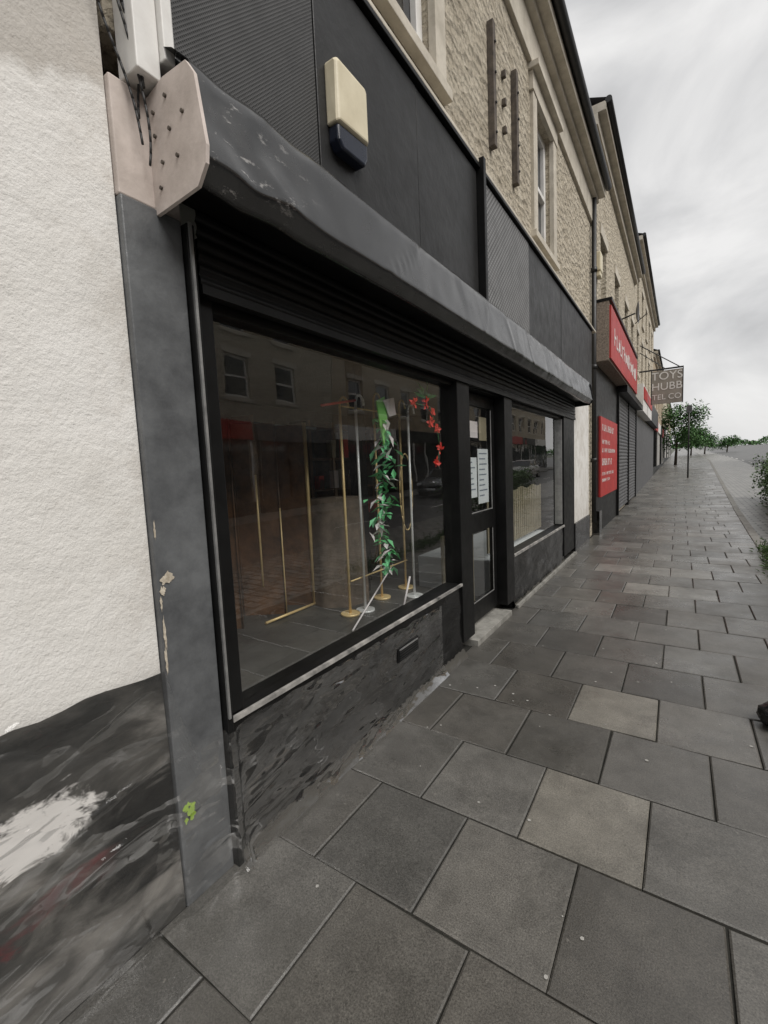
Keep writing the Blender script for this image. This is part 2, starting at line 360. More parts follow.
while y<200:
    mk.face([(5.3,y,gz(y)-.106),(5.4,y,gz(y)-.106),(5.4,y+2,gz(y+2)-.106),(5.3,y+2,gz(y+2)-.106)],'whitepaint'); y+=6
mk.done()
kb=MB('kerb')
y=-6.0
while y<120:
    L=.91; z=gz(y); z2=gz(y+L)
    x0,x1=kerbx(y),kerbx(y+L); w=.145; gp=.006
    dz=random.uniform(-.003,.003)
    P=[(x0,y+gp,-.2+z),(x0+w,y+gp,-.2+z),(x1+w,y+L-gp,-.2+z2),(x1,y+L-gp,-.2+z2)]
    Q=[(x0,y+gp,.004+z+dz),(x0+w-.012,y+gp,.002+z+dz),(x1+w-.012,y+L-gp,.002+z2+dz),(x1,y+L-gp,.004+z2+dz)]
    kb.loft([P,Q],'kerb',smooth=False); y+=L
kb.done(.008)
fp=MB('pavement'); cols=[]
bed_y=[-6,0,5,10,15,25,40,61]
for a,b in zip(bed_y[:-1],bed_y[1:]):
    fp.face([(-1.6,a,gz(a)-.010),(kerbx(a)+.02,a,gz(a)-.010),(kerbx(b)+.02,b,gz(b)-.010),(-1.6,b,gz(b)-.010)],'joint'); cols.append((.1,.1,.1))
for a,b in ((60.9,90),(90,130),(130,180),(180,260)):
    fp.face([(-1.6,a,gz(a)-.004),(kerbx(a)+.02,a,gz(a)-.004),(kerbx(b)+.02,b,gz(b)-.004),(-1.6,b,gz(b)-.004)],'slab'); cols.append((.12,.116,.105))
def slab(x0,x1a,x1b,y0,y1,tint):
    g_=.0035; ins=.006
    x0+=g_; x1a-=g_; x1b-=g_; y0+=g_; y1-=g_
    t=[random.uniform(-.003,.003) for _ in range(4)]
    j=[random.uniform(-.003,.003) for _ in range(8)]
    base=[(x0+j[0],y0+j[1]),(x1a+j[2],y0+j[3]),(x1b+j[4],y1+j[5]),(x0+j[6],y1+j[7])]
    cx=sum(p[0] for p in base)/4; cy=sum(p[1] for p in base)/4
    R0=[(px,py,gz(py)-.03) for px,py in base]
    R1=[(px,py,gz(py)-.004+t[i]) for i,(px,py) in enumerate(base)]
    R2=[(px+(ins if px<cx else -ins),py+(ins if py<cy else -ins),gz(py)+t[i]) for i,(px,py) in enumerate(base)]
    n0=len(fp.f); fp.loft([R0,R1,R2],'slab',smooth=False)
    cols.extend([tint]*(len(fp.f)-n0))
k=-12; 
while True:
    y0=.19+.505*k; y1=y0+.505
    if y0>61: break
    off=-.11 if k%2==1 else .13
    xs=[-1.475]; x=off-.45*4
    while x<kerbx(y0)-.12:
        if x>-1.475+.1: xs.append(x)
        x+=.455 if y0<9 else (.455 if (k//3)%2 else .60)
    for i,xa in enumerate(xs):
        last=i==len(xs)-1
        xb=kerbx(y0) if last else xs[i+1]; xb2=kerbx(y1) if last else xb
        v=random.uniform(.074,.104)*(random.choice([1,1,1,1.22,.78]))*(1+.25*min(1,max(0,(y0-4)/8))); w=random.uniform(-.001,.003)
        if random.random()<.05 and y0>3.5: v=.16
        if 5.6<y0<7.2 and random.random()<.25: v=.19
        ti=(v+w,v*.955,v*.865-w)
        if (k in (3,5)) and abs(xa+.565)<.06: ti=(.170,.158,.135)
        if k==4 and abs(xa+.79)<.1: ti=(.072,.068,.060)
        slab(xa,xb,xb2,y0,y1,ti)
    k+=1
fp.done(colors=cols)
gm=MB('chewing_gum_spots')
for i in range(190):
    yy=random.uniform(.7,14); xx=random.uniform(-1.35,kerbx(yy)-.1); rr=random.uniform(.003,.009)*(1 if yy<5 else 1.3)
    n=9; pts=[(xx+rr*random.uniform(.7,1.15)*math.cos(2*math.pi*q/n),yy+rr*random.uniform(.7,1.15)*math.sin(2*math.pi*q/n),gz(yy)+.0035) for q in range(n)]
    gm.face(pts,'gum')
gm.done()

# ------------------------------------------------------------ shop building
shop=empty('shop_building')
FX=-1.38
w=MB('stone_wall',shop)
WX0,WX1=-1.9,-1.5
TOP=6.75; YA,YB=.82,9.93
w1=(1.75,3.12,4.28,5.95); w2=(5.78,6.62,4.25,5.75)
w.box(WX0,WX1,YA,w1[0],2.95,TOP,'stone'); w.box(WX0,WX1,w1[1],w2[0],2.95,TOP,'stone'); w.box(WX0,WX1,w2[1],YB,2.95,TOP,'stone')
for q in (w1,w2):
    w.box(WX0,WX1,q[0],q[1],2.95,q[2],'stone'); w.box(WX0,WX1,q[0],q[1],q[3],TOP,'stone')
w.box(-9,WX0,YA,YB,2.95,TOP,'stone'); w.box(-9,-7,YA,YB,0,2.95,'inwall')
w.done()
for nm,q in (('upper_window',w1),('upper_window',w2)):
    e=MB(nm,shop); y0,y1,z0,z1=q
    X=-1.60
    e.box(X-.03,X-.02,y0,y1,z0,z1,'darkglass')
    fw=.085
    e.box(X-.02,X+.03,y0,y0+fw,z0,z1,'whitepaint'); e.box(X-.02,X+.03,y1-fw,y1,z0,z1,'whitepaint')
    e.box(X-.02,X+.028,y0+fw,y1-fw,z0,z0+fw,'whitepaint'); e.box(X-.02,X+.028,y0+fw,y1-fw,z1-fw,z1,'whitepaint')
    zm=(z0+z1)/2; e.box(X-.02,X+.04,y0+fw,y1-fw,zm-.03,zm+.03,'whitepaint')
    ym=(y0+y1)/2; e.box(X-.02,X+.02,ym-.015,ym+.015,z0+fw,zm-.03,'whitepaint'); e.box(X-.02,X+.02,ym-.015,ym+.015,zm+.03,z1-fw,'whitepaint')
    sw=.15
    e.box(-1.52,-1.46,y0-sw,y0+.012,z0,z1,'trim'); e.box(-1.52,-1.46,y1-.012,y1+sw,z0,z1,'trim')
    e.box(-1.52,-1.45,y0-sw-.03,y1+sw+.03,z1+.002,z1+.2,'trim'); e.box(-1.60,-1.38,y0-sw-.06,y1+sw+.06,z1+.202,z1+.27,'trim')
    e.box(-1.57,-1.43,y0-sw-.03,y1+sw+.03,z0-.08,z0-.002,'trim')
    e.done(.006)
c=MB('eaves_cornice',shop)
c.box(-1.6,-1.455,YA,YB+.01,6.02,6.42,'trim'); c.box(-1.6,-1.38,YA,YB+.03,6.422,6.50,'trim'); c.box(-1.6,-1.27,YA,YB+.05,6.502,6.62,'trim')
c.cyl((-1.22,YA,6.66),(-1.22,YB+.06,6.66),.06,'iron',n=12)
c.done(.01)
rf=MB('roof',shop)
rf.face([(-1.2,YA,6.70),(-1.2,YB,6.70),(-5,YB,8.7),(-5,YA,8.7)],'roof'); rf.face([(-5,YA,8.7),(-5,YB,8.7),(-9,YB,6.7),(-9,YA,6.7)],'roof')
rf.face([(-1.25,YB,6.66),(-9,YB,6.66),(-5,YB,8.69)],'stone'); rf.face([(-1.25,YA,6.66),(-9,YA,6.66),(-5,YA,8.69)],'stone')
rf.done()
# fascia
f=MB('fascia',shop); FZ0,FZ1=2.72,3.90
YE=9.12
f.box(-1.499,FX-.02,.97,YE,FZ0,FZ1-.03,'blackmatt')
def panel(y0,y1,k,dx=0): f.box(FX-.018,FX+dx,y0+.003,y1-.003,FZ0+.01,FZ1-.045,k)
panel(.97,1.68,'dia1'); panel(1.68,2.62,'fascia',.002); panel(2.62,3.60,'fascia'); panel(3.66,5.05,'dia2',.004); panel(5.05,6.6,'fascia'); panel(6.6,7.9,'fascia',.002); panel(7.9,YE,'fascia')
f.box(FX-.018,FX+.06,3.605,3.655,FZ0+.06,FZ1+.05,'blackmatt')
f.box(-1.499,FX+.03,.96,YE+.01,FZ1-.03,FZ1+.0,'blackmatt')
f.box(-1.499,FX+.012,.93,.968,2.86,FZ1-.032,'whitepaint')
f.box(-1.499,FX-.012,.85,.928,2.80,FZ1-.1,'whitepaint')
f.box(-1.499,FX+.002,YE+.002,YE+.02,FZ0,FZ1-.032,'blackmatt')
f.done(.004)
ls=MB('lead_flashing',shop); ls.box(-1.56,-1.36,.97,9.5,3.915,3.945,'trim'); ls.done(.006)
# shutter housing: slightly dented folded sheet metal
SY0,SY1=.93,7.97
sb=MB('shutter_housing',shop)
prof=[(-1.378,2.90),(-1.33,2.87),(-1.275,2.82),(-1.250,2.80),(-1.240,2.78)]
prof+=[(-1.240+.045*q/7,2.78-.26*q/7) for q in range(1,8)]
prof+=[(-1.192,2.505),(-1.195,2.492),(-1.205,2.482),(-1.225,2.45),(-1.235,2.44),(-1.25,2.44)]
N=420; rings=[]
for i in range(N+1):
    y=SY0+(SY1-SY0)*i/N; ring=[]
    for j,(px,pz) in enumerate(prof):
        face=1 if 3<=j<=12 else .3
        d=mnoise.noise(Vector((y*1.1,pz*2,3)))*.008
        near=math.exp(-((y-1.15)/.30)**2)
        d+=near*mnoise.noise(Vector((y*6,pz*7,1)))*.020
        d+=.0045*math.exp(-((mnoise.noise(Vector((y*.9,pz*1.5,20))))/.025)**2)
        dz=mnoise.noise(Vector((y*1.2,0,7)))*.006+near*mnoise.noise(Vector((y*6,2,7)))*.014
        if j==0: d=0;dz=0
        ring.append((px+d*face,y,pz+dz))
    rings.append(ring)
sb.loft(rings,'box',closed=False,cap=False)
sb.box(-1.30,-1.262,SY0+.01,SY1-.01,2.46,2.70,'blackmatt'); sb.box(-1.46,-1.30,SY0+.01,SY1-.01,2.50,2.56,'blackmatt')
P=[(-1.47,2.42),(-1.235,2.43),(-1.19,2.48),(-1.182,2.53),(-1.215,2.74),(-1.25,2.79),(-1.37,2.80),(-1.47,2.78)]
for yy,kk in ((SY0-.008,'pink'),(SY1+.008,'blackmatt')):
    sb.loft([[(a,yy-.006,b) for a,b in P],[(a,yy+.006,b) for a,b in P]],kk,smooth=False)
for (a,b) in ((-1.43,2.72),(-1.36,2.74),(-1.43,2.65),(-1.35,2.64),(-1.28,2.66),(-1.40,2.56),(-1.32,2.55),(-1.42,2.49)):
    sb.cyl((a,SY0-.021,b),(a,SY0-.013,b),.006,'rust',n=8)
sb.done()
sl=MB('roller_shutter',shop); ringsl=[]
zz=2.50; prof=[]
while zz>2.24:
    for q in range(6): prof.append((-1.452+.010*math.sin(math.pi*q/6),zz-.045*q/6))
    zz-=.045
for y in (1.05,7.9): ringsl.append([(a,y,b) for a,b in prof])
sl.loft(ringsl,'blackmatt',closed=False,cap=False); sl.box(-1.475,-1.435,1.05,7.9,2.205,2.238,'blackmatt'); sl.done()
p=MB('pilaster',shop)
p.box(-1.62,-1.462,.80,1.003,0,2.44,'grey'); p.box(-1.62,-1.468,.80,.93,2.442,2.79,'pink')
p.box(-1.60,-1.435,1.006,1.036,.0,2.43,'blackmatt'); p.box(-1.62,-1.5,.93,1.03,2.442,2.9,'pink')
p.done(.005)
p=MB('window_guide_rail',shop); p.box(-1.50,-1.426,1.010,1.020,.62,2.43,'alu'); p.done()
fr=MB('shopfront_frame',shop)
fr.box(-1.60,-1.475,1.038,1.115,.60,2.24,'blackmatt')
fr.box(-1.60,-1.49,1.115,3.28,2.17,2.45,'blackmatt'); 
fr.box(-1.60,-1.455,3.28,3.52,.10,2.45,'blackmatt')
fr.box(-1.60,-1.455,4.40,4.64,.10,2.45,'blackmatt')
fr.box(-1.60,-1.49,3.52,4.40,2.20,2.45,'blackmatt')
fr.box(-1.60,-1.49,4.64,7.10,2.17,2.45,'blackmatt')
fr.box(-1.60,-1.455,7.10,7.88,.10,2.45,'blackmatt')
fr.box(-1.58,-1.475,4.642,4.675,.60,2.17,'alu'); fr.box(-1.58,-1.48,7.06,7.098,.60,2.17,'alu')
fr.done(.004)
ri=MB('stall_riser',shop)
def wav(y0,y1,z0,z1,k,x=-1.47,ny=90,nz=20):
    rg=[]
    for i in range(ny+1):
        y=y0+(y1-y0)*i/ny; rr=[]
        for j in range(nz+1):
            z=z0+(z1-z0)*j/nz
            rr.append((x+mnoise.noise(Vector((y*3,z*6,4)))*.006+(.05*max(0,1-z/.10)**2 if z0<.05 else 0),y,z))
        rg.append(rr)
    ri.loft(rg,k,closed=False,cap=False)
wav(1.037,3.28,-.005,.575,'black'); wav(4.64,7.10,-.005,.555,'black')
ri.box(-1.60,-1.49,1.037,3.28,0,.57,'blackmatt'); ri.box(-1.60,-1.49,4.64,7.10,0,.55,'blackmatt')
ri.box(-1.60,-1.468,1.037,3.275,.577,.598,'blackmatt'); ri.box(-1.466,-1.449,1.037,3.275,.583,.602,'worn')
ri.box(-1.60,-1.468,4.645,7.10,.557,.583,'blackmatt'); ri.box(-1.466,-1.447,4.645,7.10,.562,.588,'worn')
ri.box(-1.52,-1.448,2.26,2.52,.34,.43,'blackmatt')
for q in range(5): ri.box(-1.4479,-1.441,2.275,2.505,.35+q*.016,.357+q*.016,'alu' if q==4 else 'iron')
ri.box(-1.46,-1.42,4.65,7.9,-.002,.035,'step')
ri.box(-1.60,-1.44,7.89,9.3,0,.50,'black')
ri.done()
d=MB('shop_door',shop); X=-1.56
d.box(X-.04,X,3.53,3.62,.10,2.19,'blackmatt'); d.box(X-.04,X,4.30,4.39,.10,2.19,'blackmatt')
d.box(X-.04,X,3.62,4.30,.10,.27,'blackmatt'); d.box(X-.04,X,3.62,4.30,.93,1.10,'blackmatt'); d.box(X-.04,X,3.62,4.30,2.08,2.19,'blackmatt')
d.pane(X-.018,3.62,4.30,.27,.93,'glass'); d.pane(X-.018,3.62,4.30,1.10,2.08,'glass')
d.cyl((X+.05,3.60,1.0),(X+.05,3.60,1.35),.011,'alu'); d.cyl((X,3.60,1.02),(X+.05,3.60,1.02),.008,'alu'); d.cyl((X,3.60,1.33),(X+.05,3.60,1.33),.008,'alu')
for a,b,c_,e in ((3.63,4.29,.28,.92),(3.63,4.29,1.11,2.07)):
    d.box(X,X+.006,a,a+.012,c_,e,'alu'); d.box(X,X+.006,b-.012,b,c_,e,'alu'); d.box(X,X+.006,a+.012,b-.012,c_,c_+.012,'alu')
d.box(-1.62,-1.42,3.50,4.42,-.01,.05,'step')
d.done(.003)
po=MB('door_notice',shop)
po.box(-1.592,-1.588,3.74,3.98,1.25,1.62,'paper'); po.box(-1.592,-1.588,4.01,4.28,1.18,1.70,'paper')
for q in range(6): po.box(-1.5879,-1.587,3.77,3.95-random.random()*.08,1.57-q*.05,1.582-q*.05,'ink')
for q in range(9): po.box(-1.5879,-1.587,4.04,4.25-random.random()*.1,1.65-q*.05,1.662-q*.05,'ink')
po.box(-1.592,-1.588,3.84,4.02,1.80,1.95,'pinkw'); po.box(-1.592,-1.588,4.06,4.25,1.78,2.0,'blind')
po.done()
gl=MB('shop_window',shop); gl.pane(-1.532,1.115,3.28,.60,2.17,'glass'); gl.done()
gl=MB('shop_window',shop); gl.pane(-1.532,4.675,7.06,.585,2.17,'glass'); gl.done()
p=MB('end_pilaster',shop); p.box(-1.62,-1.46,7.89,9.3,.502,2.70,'white'); p.box(-1.62,-1.50,9.3,9.93,0,2.95,'stone'); p.done(.005)
# interior
it=MB('shop_interior',shop)
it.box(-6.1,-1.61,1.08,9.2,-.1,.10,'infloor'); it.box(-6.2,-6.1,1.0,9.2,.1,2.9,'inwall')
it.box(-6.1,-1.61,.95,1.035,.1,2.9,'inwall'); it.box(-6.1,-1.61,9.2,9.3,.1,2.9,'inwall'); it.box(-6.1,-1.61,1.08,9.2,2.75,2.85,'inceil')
it.box(-3.1,-1.605,1.037,3.4,.10,.50,'infloor'); it.box(-2.6,-1.605,4.6,7.1,.10,.50,'paper')
it.box(-2.65,-2.55,3.42,3.56,.1,2.75,'blackmatt'); it.box(-2.3,-2.24,3.02,3.10,.5,2.75,'blackmatt')
scr=[(-2.75,1.75),(-2.50,1.93),(-2.72,2.12),(-2.46,2.30),(-2.66,2.44),(-2.42,2.56)]
for (xa,ya),(xb,yb) in zip(scr[:-1],scr[1:]):
    it.loft([[(xa,ya,.5),(xb,yb,.5),(xb-.02,yb,.5),(xa-.02,ya,.5)],[(xa,ya,1.92),(xb,yb,1.92),(xb-.02,yb,1.92),(xa-.02,ya,1.92)]],'wood',smooth=False)
    it.cyl((xb+.008,yb,.5),(xb+.008,yb,1.93),.006,'wood')
it.cyl((-2.41,2.565,.5),(-2.41,2.565,1.93),.015,'gold'); it.cyl((-2.48,2.12,.75),(-2.48,2.12,1.55),.008,'gold'); it.cyl((-2.45,2.30,.5),(-2.45,2.30,1.3),.006,'gold')
it.cyl((-2.40,2.05,.515),(-2.40,2.56,.515),.010,'gold')
for yy in (1.30,1.68): 
    for xx in (-2.35,-2.65): it.cyl((xx,yy,.5),(xx,yy,1.75),.010,'chrome')
for zz in (.70,1.0,1.3,1.6):
    it.box(-2.66,-2.34,1.29,1.69,zz,zz+.015,'wood')
    for q in range(4):
        yy=1.31+q*.095; it.box(-2.5,-2.42,yy,yy+.06,zz+.016,zz+random.uniform(.08,.18),random.choice(['cloth','navy','blind','wood']))
for (ya,yb) in ((1.5,3.3),(4.2,5.85)):
    yy=ya
    while yy<yb+.01: it.box(-4.2,-3.88,yy,yy+.05,.1,2.2,'wood'); yy+=.45
    for zz in (.5,.9,1.3,1.7,2.1): it.box(-4.2,-3.885,ya,yb,zz,zz+.03,'wood')
    for i in range(34):
        yy=random.uniform(ya+.06,yb-.1); zz=random.choice([.53,.93,1.33,1.73]); it.box(-3.88,-3.8,yy,yy+.09,zz,zz+random.uniform(.1,.25),random.choice(['cloth','pinkw','blind','navy','red']))
it.done()
cl=MB('draped_drum_table',shop); rg=[]
for z,rr in ((.50,.24),(.8,.235),(1.30,.22),(1.34,.21),(1.35,.0)):
    rg.append([(-2.32+(rr+(.012*math.sin(i*.9)*(1.4-z) if rr>.1 else 0))*math.cos(2*math.pi*i/56),2.78+(rr+(.012*math.sin(i*.9)*(1.4-z) if rr>.1 else 0))*math.sin(2*math.pi*i/56),z) for i in range(56)])
cl.loft(rg,'cloth',cap=False); cl.done()
cl=MB('hanging_cloth',shop); rg=[]
for i in range(60):
    y=2.62+i*.009; rg.append([(-2.95+.03*math.sin(i*.8)+.01*math.sin(i*2.1),y,z) for z in (1.1,1.4,1.7,1.95)])
cl.loft(rg,'cloth',closed=False,cap=False); cl.cyl((-2.95,2.55,1.97),(-2.95,3.3,1.97),.012,'chrome'); cl.done()
bl=MB('vertical_blind',shop)
for i in range(26):
    y=4.75+i*.09; bl.box(-1.80,-1.785,y,y+.055,.55,1.22+.02*math.sin(i),'blind')
for i in range(9):
    y=3.60+i*.085; bl.box(-1.80,-1.785,y,y+.05,.12,.92,'blind')
bl.done()
ra=MB('display_stand',shop)
for yy,xx,tp,kk in ((2.50,-2.0,2.0,'gold'),(2.62,-1.95,2.02,'chrome'),(2.95,-2.02,2.08,'gold'),(3.10,-1.80,1.98,'chrome'),(3.30,-2.0,2.06,'gold')):
    ra.cyl((xx,yy,.50),(xx,yy,tp),.010,kk)
    pts=[(xx,yy+.05*(1-math.cos(a)),tp+.07*math.sin(a)) for a in [math.pi*q/8 for q in range(9)]]
    ra.tube(pts,.009,kk)
    ra.cyl((xx,yy,.50),(xx,yy,.515),.07,kk,n=20)
for zz in (.75,2.0): ra.cyl((-1.98,2.50,zz),(-1.98,3.30,zz),.006,'gold')
ra.tube([(-1.9,3.2+.10*math.cos(a),1.35+.32*math.sin(a)) for a in [2*math.pi*q/20 for q in range(21)]],.005,'gold')
ra.cyl((-1.75,2.2,.52),(-2.0,3.1,.75),.006,'pinkw'); ra.cyl((-1.70,2.75,.51),(-1.72,2.9,.72),.008,'pinkw')
ra.cyl((-1.95,2.25,1.98),(-1.95,2.62,2.05),.009,'red')
P_=[(2.60,2.02),(2.70,2.06),(2.73,1.88),(2.67,1.72),(2.63,1.86)]
ra.loft([[(-1.76,a,b) for a,b in P_],[(-1.75,a,b) for a,b in P_]],'neon',smooth=False)
P_=[(2.66,2.03),(2.80,2.06),(2.82,1.94),(2.73,1.92)]
ra.loft([[(-1.74,a,b) for a,b in P_],[(-1.735,a,b) for a,b in P_]],'pinkw',smooth=False)
ra.done()
def leafblade(mb,c,d,up,L,Wd,k):
    d=d.normalized(); s=d.cross(up)
    if s.length<1e-3: s=d.orthogonal()
    s.normalize(); n=s.cross(d)
    a=c; b=c+d*L*.5+s*Wd+n*L*.08; e=c+d*L-n*L*.1; g_=c+d*L*.5-s*Wd+n*L*.08
    mb.face([a,b,e,g_],k)
ga=MB('hanging_garland',shop)
for i in range(190):
    t_=i/190; z=1.92-1.12*t_; y=2.68+.05*math.sin(t_*7)+random.gauss(0,.025+.025*math.sin(t_*9)**2); x=-1.78+random.gauss(0,.03)
    dd=Vector((random.gauss(0,1),random.gauss(0,1),random.uniform(-1.2,.2)))
    leafblade(ga,Vector((x,y,z)),dd,Vector((0,0,1)),random.uniform(.05,.12),.02,'greenpl' if random.random()<.72 else 'pinkw')
ga.done()
fl=MB('artificial_flowers',shop)
for (y,z) in ((2.96,2.02),(3.06,1.96),(3.02,1.88),(3.13,1.84),(3.18,1.70),(2.78,2.0),(3.10,1.58)):
    for q in range(14):
        a=q*.7; leafblade(fl,Vector((-1.56,y+random.gauss(0,.010),z+random.gauss(0,.010))),Vector((random.gauss(0,.5),math.cos(a),math.sin(a))),Vector((1,0,0)),.036,.014,'red')
for q in range(13):
    a=math.pi*(q/12); leafblade(fl,Vector((-1.58,2.97,2.06)),Vector((random.gauss(0,.3),math.cos(a),.5*math.sin(a)-.1)),Vector((1,0,0)),.15,.013,'dkleaf')
fl.tube([(-1.57,2.78,2.0),(-1.57,3.03,2.0),(-1.57,3.14,1.85),(-1.57,3.19,1.68),(-1.57,3.10,1.56)],.004,'dkleaf')
fl.done()
br=MB('sign_bracket',shop)
for y,z0,z1 in ((4.27,4.42,5.46),(4.95,4.42,5.5)):
    br.box(-1.498,-1.44,y-.035,y+.035,z0,z1,'rust')
    for q in range(4): br.cyl((-1.44,y,z0+.12+q*.25),(-1.425,y,z0+.12+q*.25),.012,'iron',n=8)
for z in (4.75,5.0,5.25): br.box(-1.498,-1.46,4.62,4.66,z,z+.06,'rust')
br.done(.004)

# alarm box
al=MB('alarm_box')
y0,y1,z0,z1=1.74,1.99,3.03,3.41
P0=[(y0,z0+.10),(y1,z0+.12),(y1,z1-.02),(y1-.02,z1),(y0+.02,z1),(y0,z1-.02)]
al.loft([[(FX,a,b) for a,b in P0],[(FX+.055,a,b) for a,b in P0],[(FX+.07,a*.9+(y0+y1)*.05,b*.92+(z0+z1)*.04) for a,b in P0]],'cream',smooth=False)
P1=[(y0+.01,z0+.03),(y0+.04,z0),(y1-.03,z0+.01),(y1-.005,z0+.05),(y1-.005,z0+.118),(y0+.01,z0+.098)]
al.loft([[(FX,a,b) for a,b in P1],[(FX+.05,a,b) for a,b in P1],[(FX+.06,a*.94+(y0+y1)*.03,b*.94+(z0+.06)*.06) for a,b in P1]],'navy',smooth=False)
al.done(.008,fix=True)

ca=MB('cable')
for i in range(6):
    o=i*.009; pts=[]
    L_=[1.15,.98,1.20,.90,1.05,.95][i]
    for q in range(36):
        t_=q/35; pts.append((-1.44+.02*math.sin(t_*7+i),.745+o*1.5+.10*t_+.028*math.sin(t_*8+i*.5)+.006*math.sin(t_*17+i*2),3.75-L_*t_))
    ca.tube(pts,.006 if i%2 else .004,'cable',6)
ca.done()
dp=MB('drainpipe'); dp.cyl((-1.43,9.72,.3),(-1.43,9.72,6.6),.045,'iron',n=14)
for z in (1.5,3.3,5.1): dp.cyl((-1.43,9.72,z),(-1.43,9.72,z+.08),.058,'iron',n=14)
dp.done()

# ------------------------------------------------------------ neighbour white wall
nb=empty('neighbour_building')
a=MB('rendered_wall',nb); a.box(-1.9,-1.49,-8,.797,.0,6.6,'white'); a.box(-9,-1.9,-8,.797,0,6.6,'white')
a.done()
a=MB('roof',nb); a.face([(-1.3,-8,6.6),(-1.3,.8,6.6),(-5,.8,8.6),(-5,-8,8.6)],'roof'); a.done()
a=MB('sheen_painted_wall_foot',nb); rg=[]  # dark plinth strip whose colour carries painted-in reflections
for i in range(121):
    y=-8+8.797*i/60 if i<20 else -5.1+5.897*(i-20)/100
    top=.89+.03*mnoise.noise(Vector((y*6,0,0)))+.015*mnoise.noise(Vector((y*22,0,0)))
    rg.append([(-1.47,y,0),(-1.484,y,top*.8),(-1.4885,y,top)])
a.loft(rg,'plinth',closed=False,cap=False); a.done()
cp=MB('bare_plaster_chips',nb)
def chip(y,z,ry,rz,x,k,n=23):
    cp.face([(x,y+ry*random.uniform(.45,1.1)*math.cos(2*math.pi*q/n),z+rz*random.uniform(.45,1.1)*math.sin(2*math.pi*q/n)) for q in range(n)],k)
for y,z,rz,ry in ((.835,1.21,.028,.026),(.815,1.17,.02,.014),(.808,1.02,.07,.006),(.806,.93,.06,.006),(.806,1.13,.03,.005),(.806,1.38,.04,.004)): chip(y,z,ry,rz,-1.4585-random.random()*.0008,'chip')
cp.done()
# thin clear sheeting over the wall foot, pilaster foot and part of the stall riser
ps=MB('plastic_sheet'); rg=[]
NY,NZ=420,110
random.seed(21)
FOLD=[(.54,.022,.010,.20),(.47,.012,.007,.32),(.63,.010,.006,.10),(.33,.018,.014,.25),(.24,.014,.008,.05),(.12,.016,.02,.1),(.76,.008,.006,.2)]
for i in range(NY+1):
    y=-.6+3.5*i/NY; rr=[]
    if y<.79: top=.915
    elif y<.87: top=.915-.33*(y-.79)/.08
    elif y<1.0: top=.585
    else: top=.565-.02*(y-1)
    top+=.014*mnoise.noise(Vector((y*9,1,1)))-.004
    bx_=-1.480 if y<.79 else (-1.4565 if y<1.0 else (-1.430 if y<1.04 else -1.461))
    for j in range(NZ+1):
        tz=j/NZ; z=top*tz; h=0
        for z0_,am,wd,sl_ in FOLD:
            wv=z-sl_*(y-.5)*(1 if y<1 else .3)+.05*mnoise.noise(Vector((y*2.5,z0_*9,5)))+.03*math.sin(y*5+z0_*9)
            h+=am*math.exp(-((wv-z0_)/wd)**2)*(.5+1.1*mnoise.noise(Vector((y*4,z0_*20,2))))
        h+=.008*abs(mnoise.noise(Vector((y*4,z*6,19))))+.006
        if y>1.0: h*=.4
        edge=min(1,max(0,(2.9-y)/.05))*min(1,(1-tz)/.05)
        skirt=(.05*max(0,1-z/.10)**2 if y>1.0 else .03*(1-tz)**3)
        rr.append([bx_+max(0,h*edge)+skirt+.003,y,z+.004])
    rg.append(rr)
for it_ in range(3):
    for i in range(1,NY):
        for j in range(NZ+1): rg[i][j][0]=max(rg[i][j][0],(rg[i-1][j][0]+rg[i+1][j][0])/2)
ps.loft(rg,'film',closed=False,cap=False)
ps.done()
lm=MB('paint_mark')
for q in range(12):
    yy=.84+random.uniform(-.018,.018); zz=.35+random.uniform(-.032,.032); n=9
    lm.face([(-1.4600+q*.0003,yy+random.uniform(.003,.013)*math.cos(2*math.pi*s/n),zz+random.uniform(.004,.016)*math.sin(2*math.pi*s/n)) for s in range(n)],'lime')
lm.done()

